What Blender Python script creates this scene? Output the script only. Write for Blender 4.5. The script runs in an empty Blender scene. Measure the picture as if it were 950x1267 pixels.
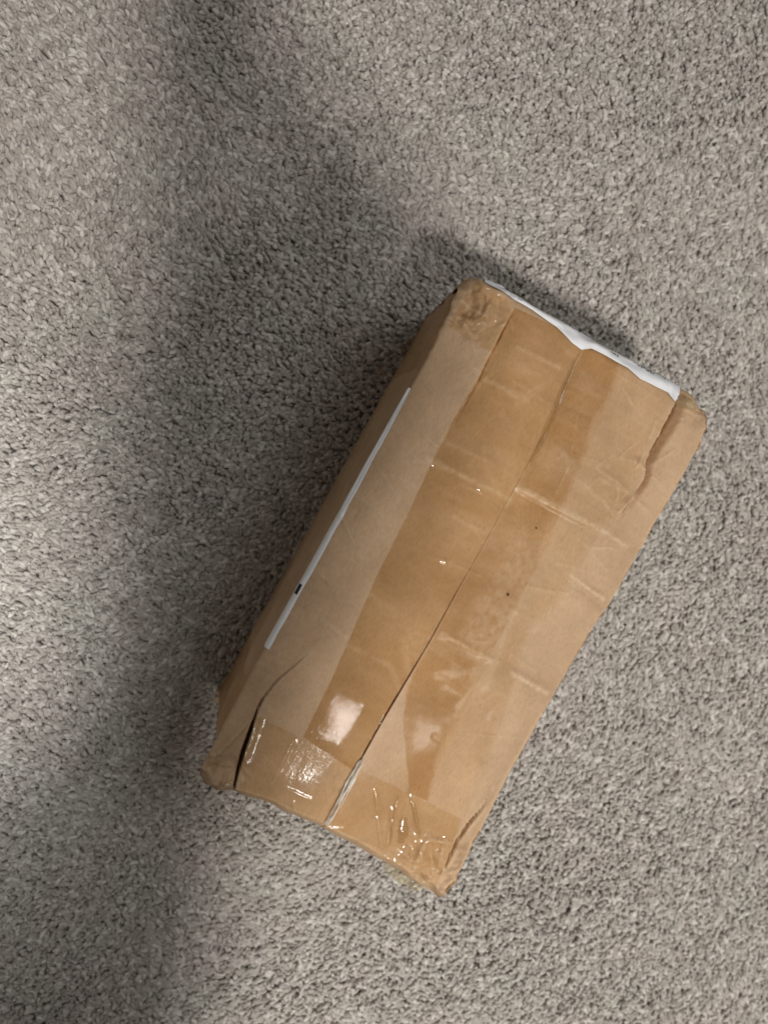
import bpy, bmesh, math, random
import numpy as np
from mathutils import Vector, Matrix

random.seed(7)
rng = np.random.default_rng(11)
scene = bpy.context.scene
col = scene.collection

# ------------------------------------------------------------------ camera
CAM_H = 0.70
FOC = 951.0                       # focal length in photo pixels (950 x 1267 frame)
cam_data = bpy.data.cameras.new("camera")
cam_data.sensor_fit = 'VERTICAL'
cam_data.sensor_height = 36.0
cam_data.sensor_width = 27.0
cam_data.lens = FOC / 1267.0 * 36.0
cam_data.dof.use_dof = True
cam_data.dof.focus_distance = 0.555
cam_data.dof.aperture_fstop = 4.5
cam_data.clip_start = 0.01
cam_data.clip_end = 60.0
cam = bpy.data.objects.new("camera", cam_data)
col.objects.link(cam)
down_c = Vector(((345 - 475) / FOC, -(553 - 633.5) / FOC, -1.0)).normalized()
CAM_Q = down_c.rotation_difference(Vector((0, 0, -1)))
CAM_R = np.array(CAM_Q.to_matrix())
cam.rotation_mode = 'QUATERNION'
cam.rotation_quaternion = CAM_Q
cam.location = (0, 0, CAM_H)
scene.camera = cam

# ------------------------------------------------------------------ world and lamps
world = bpy.data.worlds.new("World")
scene.world = world
world.use_nodes = True
bg = world.node_tree.nodes["Background"]
bg.inputs[0].default_value = (1.0, 0.88, 0.74, 1)
bg.inputs[1].default_value = 0.10

def area_lamp(name, loc, target, size, power, colour, size_y=None, spread=None, disk=False):
    d = bpy.data.lights.new(name, 'AREA')
    d.shape = 'DISK' if disk else ('RECTANGLE' if size_y else 'SQUARE')
    d.size = size
    if size_y:
        d.size_y = size_y
    d.energy = power
    d.color = colour
    if spread:
        d.spread = spread
    o = bpy.data.objects.new(name, d)
    col.objects.link(o)
    o.location = loc
    o.rotation_euler = (Vector(target) - Vector(loc)).to_track_quat('-Z', 'Y').to_euler()
    return o

# square ceiling panel behind the photographer: its mirror image sits in the tape near the foot of the parcel
KEY = Vector((0.20, -0.985, 2.20))
key_lamp = area_lamp("ceiling_panel_lamp", KEY, (0.1, 0.0, 0.0), 0.21, 40.0, (1.0, 0.96, 0.91))
key_lamp.rotation_euler = (0, 0, math.radians(-28))
# faint cool fill light from the left, out of view
area_lamp("left_fill_light", (-1.75, 0.05, 0.95), (0.1, 0.0, 0.0), 1.0, 0.8, (0.93, 0.98, 1.0), size_y=1.2)
# second ceiling lamp over to the right
area_lamp("far_ceiling_lamp", (1.35, 0.50, 2.1), (0.0, 0.0, 0.0), 1.3, 13.0, (0.97, 0.98, 1.0))
# soft spot added to brighten the carpet along the left edge
sd = bpy.data.lights.new("left_fill_spot", 'SPOT')
sd.energy = 110.0; sd.spot_size = math.radians(25); sd.spot_blend = 1.0; sd.shadow_soft_size = 0.06; sd.color = (0.97, 0.99, 1.0)
so = bpy.data.objects.new("left_fill_spot", sd)
col.objects.link(so); so.location = (-0.56, -0.16, 2.2)

scene.view_settings.view_transform = 'Standard'
scene.view_settings.look = 'None'
scene.view_settings.exposure = 0.12
scene.view_settings.gamma = 1.0

# ------------------------------------------------------------------ helpers
BOX_H = 0.144

def px(x, y, z=BOX_H):
    """point of the photograph on the horizontal plane at height z, in metres"""
    d = CAM_R @ np.array([(x - 475) / FOC, -(y - 633.5) / FOC, -1.0])
    k = (z - CAM_H) / d[2]
    return np.array([d[0] * k, d[1] * k])

def pts(lst, z=BOX_H):
    return np.array([px(x, y, z) for x, y in lst])

def resample(p, n):
    p = np.asarray(p, float)
    seg = np.linalg.norm(np.diff(p, axis=0), axis=1)
    s = np.concatenate([[0], np.cumsum(seg)])
    s /= s[-1]
    t = np.linspace(0, 1, n)
    return np.stack([np.interp(t, s, p[:, i]) for i in range(p.shape[1])], 1)

def smooth_curve(p, n, it=2):
    q = resample(p, n)
    for _ in range(it):
        q[1:-1] = 0.25 * q[:-2] + 0.5 * q[1:-1] + 0.25 * q[2:]
    return q

def poly_dist(xy, p):
    """distance to a polyline, signed distance (right of its direction > 0), and position 0..1 along it"""
    p = np.asarray(p, float)
    best = np.full(len(xy), 1e9); sgn = np.ones(len(xy)); par = np.zeros(len(xy))
    ln = np.linalg.norm(np.diff(p, axis=0), axis=1)
    cum = np.concatenate([[0], np.cumsum(ln)])
    for i in range(len(p) - 1):
        a, b = p[i], p[i + 1]
        d = b - a
        t = np.clip(((xy - a) @ d) / (d @ d), 0, 1)
        q = a + t[:, None] * d
        v = xy - q
        dist = np.hypot(v[:, 0], v[:, 1])
        cr = d[0] * (xy[:, 1] - a[1]) - d[1] * (xy[:, 0] - a[0])
        m = dist < best - 1e-12
        best = np.where(m, dist, best)
        sgn = np.where(m, np.where(cr < 0, 1.0, -1.0), sgn)
        par = np.where(m, (cum[i] + t * ln[i]) / cum[-1], par)
    return best, best * sgn, par

_perm = rng.random((256, 256))
def vnoise(x, y, seed=0):
    x = x + seed * 17.31; y = y + seed * 9.77
    xi = np.floor(x).astype(int); yi = np.floor(y).astype(int)
    fx = x - xi; fy = y - yi
    fx = fx * fx * fx * (fx * (fx * 6 - 15) + 10); fy = fy * fy * fy * (fy * (fy * 6 - 15) + 10)
    g = lambda a, b: _perm[a & 255, b & 255]
    return ((g(xi, yi) * (1 - fx) + g(xi + 1, yi) * fx) * (1 - fy) + (g(xi, yi + 1) * (1 - fx) + g(xi + 1, yi + 1) * fx) * fy) * 2 - 1

def fbm(x, y, seed=0, octv=4):
    r = 0; a = 1.0; f = 1.0
    for k in range(octv):
        r = r + a * vnoise(x * f, y * f, seed + k * 3)
        a *= 0.5; f *= 2.03
    return r

def ridged(x, y, seed=0, octv=3):
    r = 0; a = 1.0; f = 1.0
    for k in range(octv):
        r = r + a * (1 - 2 * np.abs(vnoise(x * f, y * f, seed + k * 5)))
        a *= 0.5; f *= 2.1
    return r

def facet(x, y, seed=0):
    """crumpled paper: random heights on a triangle lattice, joined by flat facets"""
    x = x + seed * 13.7; y = y + seed * 5.3
    k = (x + y) * 0.366; i = np.floor(x + k).astype(int); j = np.floor(y + k).astype(int)
    fx = x + k - i; fy = y + k - j
    g = lambda a, b: _perm[a & 255, b & 255] * 2 - 1
    a, b, c, d = g(i, j), g(i + 1, j), g(i, j + 1), g(i + 1, j + 1)
    up = fx > fy
    return np.where(up, a * (1 - fx) + b * (fx - fy) + d * fy, a * (1 - fy) + c * (fy - fx) + d * fx)

def crumple(x, y, seed=0):
    wx = x + 0.35 * vnoise(x * 0.9, y * 0.9, seed + 50); wy = y + 0.35 * vnoise(x * 0.9, y * 0.9, seed + 70)
    return facet(wx, wy, seed) + 0.55 * facet(wx * 1.9 + wy * 0.4, wy * 2.1 - wx * 0.5, seed + 3) + 0.22 * facet(wx * 4.3, wy * 4.1 + wx, seed + 6)

def sstep(a, b, x):
    t = np.clip((x - a) / (b - a), 0, 1)
    return t * t * (3 - 2 * t)

def link_mesh(name, verts, faces, mat, parent=None, smooth=True):
    me = bpy.data.meshes.new(name)
    me.from_pydata([tuple(v) for v in verts], [], faces)
    me.update()
    if smooth:
        me.polygons.foreach_set("use_smooth", [True] * len(me.polygons))
    if mat:
        me.materials.append(mat)
    o = bpy.data.objects.new(name, me)
    col.objects.link(o)
    if parent:
        o.parent = parent
        o.matrix_parent_inverse = parent.matrix_world.inverted() if False else Matrix.Translation(-Vector(parent.location))
    return o

def grid_faces(nr, nc, flip=False):
    f = []
    for i in range(nr - 1):
        for j in range(nc - 1):
            a = i * nc + j
            q = (a, a + nc, a + nc + 1, a + 1)
            f.append(q[::-1] if flip else q)
    return f

def set_uv(o, uv):
    """uv per vertex"""
    me = o.data
    lay = me.uv_layers.new(name="UVMap")
    idx = np.empty(len(me.loops), dtype=np.int32)
    me.loops.foreach_get("vertex_index", idx)
    lay.data.foreach_set("uv", np.asarray(uv, np.float32)[idx].ravel())

def coons(left, right, nr, nc):
    """rows run along left / right boundary curves, columns across; straight ends"""
    A = resample(left, nr); B = resample(right, nr)
    t = np.linspace(0, 1, nc)[None, :, None]
    return (A[:, None, :] * (1 - t) + B[:, None, :] * t)

def coons4(left, right, top, bottom, nr, nc):
    L = resample(left, nr); R = resample(right, nr); T = resample(top, nc); B = resample(bottom, nc)
    s = np.linspace(0, 1, nr)[:, None, None]; t = np.linspace(0, 1, nc)[None, :, None]
    c = (1 - t) * L[:, None, :] + t * R[:, None, :] + (1 - s) * T[None] + s * B[None]
    c -= (1 - s) * (1 - t) * L[0] + (1 - s) * t * R[0] + s * (1 - t) * L[-1] + s * t * R[-1]
    return c

# ------------------------------------------------------------------ materials
def new_mat(name):
    m = bpy.data.materials.new(name)
    m.use_nodes = True
    nt = m.node_tree
    nt.nodes.clear()
    out = nt.nodes.new('ShaderNodeOutputMaterial')
    return m, nt, out

def N(nt, kind, **kw):
    n = nt.nodes.new(kind)
    for k, v in kw.items():
        if k.startswith('i_'):
            n.inputs[int(k[2:])].default_value = v
        else:
            setattr(n, k, v)
    return n

def ramp(nt, stops):
    r = nt.nodes.new('ShaderNodeValToRGB')
    e = r.color_ramp.elements
    e[0].position, e[0].color = stops[0]
    e[1].position, e[1].color = stops[-1]
    for p, c in stops[1:-1]:
        x = e.new(p); x.color = c
    return r

def noise(nt, vec, scale, detail=4, rough=0.55, dist=0.0):
    n = nt.nodes.new('ShaderNodeTexNoise')
    n.inputs['Scale'].default_value = scale
    n.inputs['Detail'].default_value = detail
    n.inputs['Roughness'].default_value = rough
    n.inputs['Distortion'].default_value = dist
    nt.links.new(vec, n.inputs['Vector'])
    return n

BOX_ANG = math.atan2(*(pts([(578, 345)])[0] - pts([(245, 965)])[0])[::-1])   # long axis of the box in plan

def box_coords(nt):
    """object coordinates turned so that x runs along the box"""
    tc = nt.nodes.new('ShaderNodeTexCoord')
    mp = nt.nodes.new('ShaderNodeMapping')
    mp.inputs['Rotation'].default_value = (0, 0, -BOX_ANG)
    nt.links.new(tc.outputs['Object'], mp.inputs['Vector'])
    return mp.outputs['Vector']

def scaled(nt, vec, s):
    mp = nt.nodes.new('ShaderNodeMapping')
    mp.inputs['Scale'].default_value = s
    nt.links.new(vec, mp.inputs['Vector'])
    return mp.outputs['Vector']

def mat_kraft():
    m, nt, out = new_mat("kraft_cardboard")
    L = nt.links.new
    v = box_coords(nt)
    p = N(nt, 'ShaderNodeBsdfPrincipled')
    p.inputs['Roughness'].default_value = 0.72
    p.inputs['Specular IOR Level'].default_value = 0.28
    big = noise(nt, v, 14, 7, 0.68, 0.3)
    fib = noise(nt, scaled(nt, v, (250, 1100, 600)), 1.0, 3, 0.7)
    spk = noise(nt, v, 1400, 2, 0.6)
    base = ramp(nt, [(0.28, (0.405, 0.265, 0.155, 1)), (0.72, (0.590, 0.405, 0.250, 1))])
    L(big.outputs['Fac'], base.inputs[0])
    fr = ramp(nt, [(0.25, (0.78, 0.76, 0.73, 1)), (0.5, (1, 1, 1, 1)), (0.8, (1.12, 1.12, 1.12, 1))])
    L(fib.outputs['Fac'], fr.inputs[0])
    mx = N(nt, 'ShaderNodeMix', data_type='RGBA', blend_type='MULTIPLY')
    mx.inputs[0].default_value = 0.85
    L(base.outputs[0], mx.inputs[6]); L(fr.outputs[0], mx.inputs[7])
    sr = ramp(nt, [(0.22, (0.5, 0.42, 0.35, 1)), (0.34, (1, 1, 1, 1))])
    L(spk.outputs['Fac'], sr.inputs[0])
    mx2 = N(nt, 'ShaderNodeMix', data_type='RGBA', blend_type='MULTIPLY')
    mx2.inputs[0].default_value = 0.6
    L(mx.outputs[2], mx2.inputs[6]); L(sr.outputs[0], mx2.inputs[7])
    at = N(nt, 'ShaderNodeAttribute', attribute_name='wear_highlight')
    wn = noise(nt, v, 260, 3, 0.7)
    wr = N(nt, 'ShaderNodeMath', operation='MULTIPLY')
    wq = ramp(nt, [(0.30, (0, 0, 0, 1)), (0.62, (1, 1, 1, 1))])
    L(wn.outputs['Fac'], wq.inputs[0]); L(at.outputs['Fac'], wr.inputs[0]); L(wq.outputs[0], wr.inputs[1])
    mx3 = N(nt, 'ShaderNodeMix', data_type='RGBA')       # creases rubbed pale; highlights on near crest and left fold painted in
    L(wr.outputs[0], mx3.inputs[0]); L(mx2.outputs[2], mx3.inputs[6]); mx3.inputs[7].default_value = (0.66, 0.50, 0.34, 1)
    L(mx3.outputs[2], p.inputs['Base Color'])
    # flutes of the corrugated core press faintly through the liner
    wv = N(nt, 'ShaderNodeTexWave', wave_type='BANDS', bands_direction='X')
    wv.inputs['Scale'].default_value = 46
    wv.inputs['Distortion'].default_value = 1.5
    wv.inputs['Detail'].default_value = 1
    L(v, wv.inputs['Vector'])
    b1 = N(nt, 'ShaderNodeBump'); b1.inputs['Strength'].default_value = 0.10; b1.inputs['Distance'].default_value = 0.0012
    L(wv.outputs['Fac'], b1.inputs['Height'])
    n2 = noise(nt, v, 120, 4, 0.6)
    b2 = N(nt, 'ShaderNodeBump'); b2.inputs['Strength'].default_value = 0.5; b2.inputs['Distance'].default_value = 0.0013
    L(n2.outputs['Fac'], b2.inputs['Height']); L(b1.outputs[0], b2.inputs['Normal'])
    b3 = N(nt, 'ShaderNodeBump'); b3.inputs['Strength'].default_value = 0.25; b3.inputs['Distance'].default_value = 0.0004
    L(fib.outputs['Fac'], b3.inputs['Height']); L(b2.outputs[0], b3.inputs['Normal'])
    L(b3.outputs[0], p.inputs['Normal'])
    L(p.outputs[0], out.inputs['Surface'])
    return m

def mat_tape(name, tint, seed=0.0, rough=0.10, bump=0.35, gloss=1.0, bubbles=0.5, lift=(0.94, 0.89, 0.81), streak=0.35):
    """clear packing tape: a tinted film where the glue wets the card, paler where it has lifted"""
    m, nt, out = new_mat(name)
    L = nt.links.new
    v0 = box_coords(nt)
    mp = nt.nodes.new('ShaderNodeMapping'); mp.inputs['Location'].default_value = (seed, seed * 0.7, 0)
    L(v0, mp.inputs['Vector']); v = mp.outputs['Vector']
    # wetting mask
    w1 = noise(nt, scaled(nt, v, (26, 11, 11)), 1.0, 7, 0.68, 0.6)
    w2 = noise(nt, scaled(nt, v, (150, 34, 60)), 1.0, 3, 0.6, 0.3)
    ad = N(nt, 'ShaderNodeMath', operation='ADD')
    ml = N(nt, 'ShaderNodeMath', operation='MULTIPLY'); ml.inputs[1].default_value = 0.22
    L(w2.outputs['Fac'], ml.inputs[0]); L(w1.outputs['Fac'], ad.inputs[0]); L(ml.outputs[0], ad.inputs[1])
    msk = ramp(nt, [(0.54, (0, 0, 0, 1)), (0.82, (1, 1, 1, 1))])
    L(ad.outputs[0], msk.inputs[0])
    mb = N(nt, 'ShaderNodeMath', operation='MULTIPLY'); mb.inputs[1].default_value = bubbles
    L(msk.outputs[0], mb.inputs[0])
    la = N(nt, 'ShaderNodeAttribute', attribute_name='lift')
    lm = N(nt, 'ShaderNodeMath', operation='MAXIMUM')
    L(mb.outputs[0], lm.inputs[0]); L(la.outputs['Fac'], lm.inputs[1])
    cm = N(nt, 'ShaderNodeMix', data_type='RGBA')
    cm.inputs[6].default_value = (*tint, 1); cm.inputs[7].default_value = (*lift, 1)
    L(lm.outputs[0], cm.inputs[0])
    tr = N(nt, 'ShaderNodeBsdfTransparent')
    L(cm.outputs[2], tr.inputs[0])
    gl = N(nt, 'ShaderNodeBsdfGlossy')
    gl.inputs['Roughness'].default_value = rough
    # fine streaks along the pull direction plus soft waviness
    st = noise(nt, scaled(nt, v, (60, 210, 90)), 1.0, 3, 0.6, 0.2)
    wv = noise(nt, scaled(nt, v, (55, 75, 60)), 1.0, 3, 0.5, 0.4)
    b1 = N(nt, 'ShaderNodeBump'); b1.inputs['Strength'].default_value = bump; b1.inputs['Distance'].default_value = 0.0016
    L(wv.outputs['Fac'], b1.inputs['Height'])
    b2 = N(nt, 'ShaderNodeBump'); b2.inputs['Strength'].default_value = streak; b2.inputs['Distance'].default_value = 0.00018
    L(st.outputs['Fac'], b2.inputs['Height']); L(b1.outputs[0], b2.inputs['Normal'])
    b3 = N(nt, 'ShaderNodeBump'); b3.inputs['Strength'].default_value = bump; b3.inputs['Distance'].default_value = 0.0009
    L(mb.outputs[0], b3.inputs['Height']); L(b2.outputs[0], b3.inputs['Normal'])
    L(b3.outputs[0], gl.inputs['Normal'])
    fr = N(nt, 'ShaderNodeFresnel')
    geo = N(nt, 'ShaderNodeNewGeometry')
    ior = N(nt, 'ShaderNodeMapRange')                 # same film seen from either face
    ior.inputs[3].default_value = 1.5; ior.inputs[4].default_value = 1 / 1.5
    L(geo.outputs['Backfacing'], ior.inputs[0]); L(ior.outputs[0], fr.inputs[0])
    fm = N(nt, 'ShaderNodeMath', operation='MULTIPLY'); fm.inputs[1].default_value = gloss
    L(b3.outputs[0], fr.inputs['Normal'])
    L(fr.outputs[0], fm.inputs[0])
    mix = N(nt, 'ShaderNodeMixShader')
    L(fm.outputs[0], mix.inputs[0]); L(tr.outputs[0], mix.inputs[1]); L(gl.outputs[0], mix.inputs[2])
    L(mix.outputs[0], out.inputs['Surface'])
    return m

def mat_plain(name, colour, rough=0.6, spec=0.3, nscale=60, namp=0.08, bump=0.1):
    m, nt, out = new_mat(name)
    L = nt.links.new
    tc = nt.nodes.new('ShaderNodeTexCoord')
    n = noise(nt, tc.outputs['Object'], nscale, 4, 0.6)
    lo = tuple(c * (1 - namp) for c in colour) + (1,); hi = tuple(min(1, c * (1 + namp)) for c in colour) + (1,)
    r = ramp(nt, [(0.3, lo), (0.7, hi)])
    L(n.outputs['Fac'], r.inputs[0])
    p = N(nt, 'ShaderNodeBsdfPrincipled')
    p.inputs['Roughness'].default_value = rough
    p.inputs['Specular IOR Level'].default_value = spec
    L(r.outputs[0], p.inputs['Base Color'])
    b = N(nt, 'ShaderNodeBump'); b.inputs['Strength'].default_value = bump; b.inputs['Distance'].default_value = 0.002
    L(n.outputs['Fac'], b.inputs['Height']); L(b.outputs[0], p.inputs['Normal'])
    L(p.outputs[0], out.inputs['Surface'])
    return m

def mat_pile():
    m, nt, out = new_mat("carpet_yarn")
    L = nt.links.new
    oi = N(nt, 'ShaderNodeObjectInfo')
    r = ramp(nt, [(0.0, (0.365, 0.333, 0.307, 1)), (0.35, (0.445, 0.411, 0.382, 1)), (0.7, (0.510, 0.476, 0.446, 1)), (1.0, (0.68, 0.648, 0.615, 1))])
    L(oi.outputs['Random'], r.inputs[0])
    p = N(nt, 'ShaderNodeBsdfPrincipled')
    p.inputs['Roughness'].default_value = 0.6
    p.inputs['Specular IOR Level'].default_value = 0.25
    p.inputs['Sheen Weight'].default_value = 0.15
    # dye lots and wear: the yarn drifts between a mauve and a green grey
    nz = noise(nt, oi.outputs['Location'], 16, 2, 0.5)
    tn = ramp(nt, [(0.36, (1.012, 0.99, 0.975, 1)), (0.64, (0.985, 1.005, 0.975, 1))])
    L(nz.outputs['Fac'], tn.inputs[0])
    mx = N(nt, 'ShaderNodeMix', data_type='RGBA', blend_type='MULTIPLY'); mx.inputs[0].default_value = 1.0
    L(r.outputs[0], mx.inputs[6]); L(tn.outputs[0], mx.inputs[7])
    L(mx.outputs[2], p.inputs['Base Color'])
    L(p.outputs[0], out.inputs['Surface'])
    return m

M_kraft = mat_kraft()
M_tapeA = mat_tape("clear_packing_tape", (0.875, 0.80, 0.680), 0.0, 0.03, 0.010, 0.065, 0.85, streak=0.55)
M_tapeB = mat_tape("clear_packing_tape_right", (0.89, 0.82, 0.71), 3.1, 0.16, 0.06, 0.03, 1.0, (0.985, 0.965, 0.935))
M_tapeD = mat_tape("thin_clear_tape", (0.96, 0.925, 0.87), 5.7, 0.30, 0.08, 0.15, 0.7, (0.985, 0.975, 0.955))
M_tapeE = mat_tape("end_tape", (0.965, 0.92, 0.84), 8.2, 0.09, 0.04, 0.30, 0.7, (0.985, 0.965, 0.93), 0.9)
M_tapeF = mat_tape("shiny_end_tape", (0.965, 0.92, 0.84), 9.6, 0.09, 0.05, 0.55, 0.7, (0.985, 0.965, 0.93), 0.6)
M_tapeC = mat_tape("loose_tape", (0.95, 0.92, 0.84), 11.4, 0.08, 0.25, 1.8, 0.5)
M_label = mat_plain("white_label_paper", (0.70, 0.71, 0.73), 0.45, 0.4, 90, 0.05, 0.15)
M_ink = mat_plain("black_label_ink", (0.03, 0.03, 0.035), 0.5, 0.3)
M_backing = mat_plain("carpet_backing", (0.27, 0.25, 0.23), 0.95, 0.1, 300, 0.3, 0.5)
M_pile = mat_pile()

# ------------------------------------------------------------------ carpet
def build_carpet():
    X0, X1, Y0, Y1 = -0.80, 1.05, -1.0, 0.90
    n = 41
    xs = np.linspace(-2.4, 2.4, n); ys = np.linspace(-2.4, 2.4, n)
    g = np.stack(np.meshgrid(xs, ys, indexing='ij'), -1).reshape(-1, 2)
    v = np.concatenate([g, np.full((len(g), 1), -0.0055)], 1)
    carpet = link_mesh("carpet", v, grid_faces(n, n), M_backing)
    carpet['kind'] = 'structure'
    carpet['label'] = "grey beige cut pile carpet under the parcel"
    # one tuft per point
    sp = 0.0027
    gx = np.arange(X0, X1, sp); gy = np.arange(Y0, Y1, sp)
    P = np.stack(np.meshgrid(gx, gy, indexing='ij'), -1).reshape(-1, 2)
    P += (rng.random(P.shape) - 0.5) * sp * 1.15
    # keep it dense near the parcel only as far as it can be seen
    nP = len(P)
    lx, ly = P[:, 0], P[:, 1]
    # the lie of the pile: brushed about, with vacuum tracks
    head = 3.3 + 0.9 * fbm(lx * 2.2, ly * 2.2, 3, 3) + 0.6 * fbm(lx * 9, ly * 9, 21, 2)
    head += 1.1 * sstep(0.325, 0.338, lx + 0.02 * ly) * sstep(-0.1, 0.05, ly)          # edge of a vacuum track
    head -= 1.1 * (1 - sstep(-0.16, -0.02, lx))
    ang = head + rng.normal(0, 0.62, nP)
    lean = np.clip(0.80 + 0.33 * fbm(lx * 6, ly * 6, 40, 3) + rng.normal(0, 0.26, nP), 0.05, 1.25)
    rot = np.zeros((nP, 3), np.float32)
    # tuft stands on +z and is tipped about y, then turned about z
    rot[:, 0] = rng.normal(0, 0.18, nP)
    rot[:, 1] = lean
    rot[:, 2] = ang
    scl = np.stack([rng.uniform(0.8, 1.25, nP)] * 2 + [rng.uniform(0.75, 1.02, nP) * (1 + 0.16 * fbm(lx * 60, ly * 60, 60, 2))], 1).astype(np.float32)
    me = bpy.data.meshes.new("carpet_pile")
    me.vertices.add(nP)
    co = np.concatenate([P, np.full((nP, 1), -0.0050)], 1).astype(np.float32)
    me.vertices.foreach_set("co", co.ravel())
    for nm, arr in (("rot", rot), ("scl", scl)):
        a = me.attributes.new(nm, 'FLOAT_VECTOR', 'POINT')
        a.data.foreach_set("vector", arr.ravel())
    me.materials.append(M_pile)
    o = bpy.data.objects.new("carpet_pile", me)
    col.objects.link(o)
    o.parent = carpet
    o['kind'] = 'stuff'
    ng = bpy.data.node_groups.new("pile_tufts", 'GeometryNodeTree')
    ng.interface.new_socket("Geometry", in_out='INPUT', socket_type='NodeSocketGeometry')
    ng.interface.new_socket("Geometry", in_out='OUTPUT', socket_type='NodeSocketGeometry')
    nd = ng.nodes; L = ng.links.new
    gi = nd.new('NodeGroupInput'); go = nd.new('NodeGroupOutput')
    jn = nd.new('GeometryNodeJoinGeometry')
    shapes = [((0, 0, 0), (0.0002, 0.0006, 0.005), (0.0024, -0.0004, 0.0084), 0.00178),
              ((0, 0, 0), (-0.0008, -0.0008, 0.005), (0.0016, 0.0010, 0.0092), 0.00200),
              ((0, 0, 0), (0.0010, 0.0000, 0.004), (-0.0008, -0.0012, 0.0088), 0.00172),
              ((0, 0, 0), (-0.0004, 0.0010, 0.006), (0.0032, 0.0018, 0.0076), 0.00160)]
    for a, b, c, r in shapes:
        qb = nd.new('GeometryNodeCurveQuadraticBezier')
        qb.inputs['Resolution'].default_value = 4
        qb.inputs['Start'].default_value = a; qb.inputs['Middle'].default_value = b; qb.inputs['End'].default_value = c
        sr = nd.new('GeometryNodeSetCurveRadius')
        spn = nd.new('GeometryNodeSplineParameter')
        fc = nd.new('ShaderNodeFloatCurve')
        cv = fc.mapping.curves[0]
        cv.points[0].location = (0, 0.75); cv.points[1].location = (1, 0.45)
        cv.points.new(0.55, 1.0); cv.points.new(0.85, 0.95)
        fc.mapping.update()
        L(spn.outputs['Factor'], fc.inputs['Value'])
        L(qb.outputs[0], sr.inputs['Curve']); L(fc.outputs[0], sr.inputs['Radius'])
        cc = nd.new('GeometryNodeCurvePrimitiveCircle')
        cc.inputs['Resolution'].default_value = 6
        cc.inputs['Radius'].default_value = r
        cm = nd.new('GeometryNodeCurveToMesh')
        L(sr.outputs[0], cm.inputs['Curve']); L(cc.outputs[0], cm.inputs['Profile Curve'])
        cm.inputs['Fill Caps'].default_value = True
        if 'Scale' in cm.inputs:
            L(fc.outputs[0], cm.inputs['Scale'])
        sm = nd.new('GeometryNodeSetShadeSmooth'); L(cm.outputs[0], sm.inputs[0])
        mt = nd.new('GeometryNodeSetMaterial'); mt.inputs['Material'].default_value = M_pile
        L(sm.outputs[0], mt.inputs[0])
        g2i = nd.new('GeometryNodeGeometryToInstance'); L(mt.outputs[0], g2i.inputs[0])
        L(g2i.outputs[0], jn.inputs[0])
    iop = nd.new('GeometryNodeInstanceOnPoints')
    L(gi.outputs[0], iop.inputs['Points']); L(jn.outputs[0], iop.inputs['Instance'])
    iop.inputs['Pick Instance'].default_value = True
    rv = nd.new('FunctionNodeRandomValue'); rv.data_type = 'INT'
    for s in rv.inputs:
        if s.name == 'Min' and s.type == 'INT': s.default_value = 0
        if s.name == 'Max' and s.type == 'INT': s.default_value = len(shapes) - 1
    oi = [s for s in rv.outputs if s.type == 'INT'][0]
    L(oi, iop.inputs['Instance Index'])
    na = nd.new('GeometryNodeInputNamedAttribute'); na.data_type = 'FLOAT_VECTOR'; na.inputs[0].default_value = "rot"
    e2r = nd.new('FunctionNodeEulerToRotation')
    L(na.outputs[0], e2r.inputs[0]); L(e2r.outputs[0], iop.inputs['Rotation'])
    nb = nd.new('GeometryNodeInputNamedAttribute'); nb.data_type = 'FLOAT_VECTOR'; nb.inputs[0].default_value = "scl"
    L(nb.outputs[0], iop.inputs['Scale'])
    L(iop.outputs[0], go.inputs[0])
    md = o.modifiers.new("tufts", 'NODES'); md.node_group = ng

build_carpet()

# ------------------------------------------------------------------ the parcel
def rough_edge(c, seed, amp=0.0007, end=0.0022):
    n = len(c); t = np.linspace(0, 1, n)
    d = np.gradient(c, axis=0); d /= np.linalg.norm(d, axis=1)[:, None]
    nn = np.stack([-d[:, 1], d[:, 0]], 1)
    near = np.exp(-(np.minimum(t, 1 - t) / 0.10) ** 2)
    k = (amp * fbm(t * 14, t * 0, seed, 3) + end * near * fbm(t * 45, t * 0, seed + 1, 2)) * sstep(0, 0.02, np.minimum(t, 1 - t))
    return c + nn * k[:, None]
ZE = 0.137
LEFT = rough_edge(smooth_curve(pts([(569, 351), (556, 382), (530, 437), (505, 482), (450, 580), (395, 680), (330, 796), (300, 850), (275, 898), (253, 940), (245, 962)], ZE), 160), 1, 0.0003, 0.0014)
RIGHT = rough_edge(smooth_curve(pts([(871, 511), (863, 546), (840, 588), (803, 650), (773, 705), (744, 752), (702, 820), (670, 875), (622, 960), (588, 1030), (560, 1085), (543, 1107)], ZE), 160), 2, 0.0006, 0.0012)
TOP = rough_edge(smooth_curve(pts([(569, 351), (580, 342), (592, 343), (604, 347), (686, 393), (763, 437), (843, 478), (860, 489), (871, 511)], 0.134), 160, 1), 3, 0.0005, 0.0010)
BOTTOM = rough_edge(smooth_curve(pts([(245, 962), (252, 973), (268, 978), (290, 980), (330, 993), (400, 1024), (470, 1064), (515, 1092), (543, 1107)], 0.132), 160, 1), 4, 0.0008, 0.0010)
TOP[0] = LEFT[0]; TOP[-1] = RIGHT[0]; BOTTOM[0] = LEFT[-1]; BOTTOM[-1] = RIGHT[-1]
SEAM = smooth_curve(pts([(726, 415), (716, 440), (700, 472), (680, 520), (662, 556), (625, 625), (560, 740), (530, 795), (500, 845), (470, 895), (437, 955), (418, 990), (403, 1022)]), 60)
GAP_TR = smooth_curve(pts([(838, 490), (824, 520), (808, 548), (797, 572), (796, 592), (782, 612), (762, 642)]), 30, 1)
GAP_BL = smooth_curve(pts([(388, 803), (362, 826), (340, 846), (322, 872), (313, 900), (303, 930), (296, 955), (291, 975)]), 30, 1)
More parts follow.
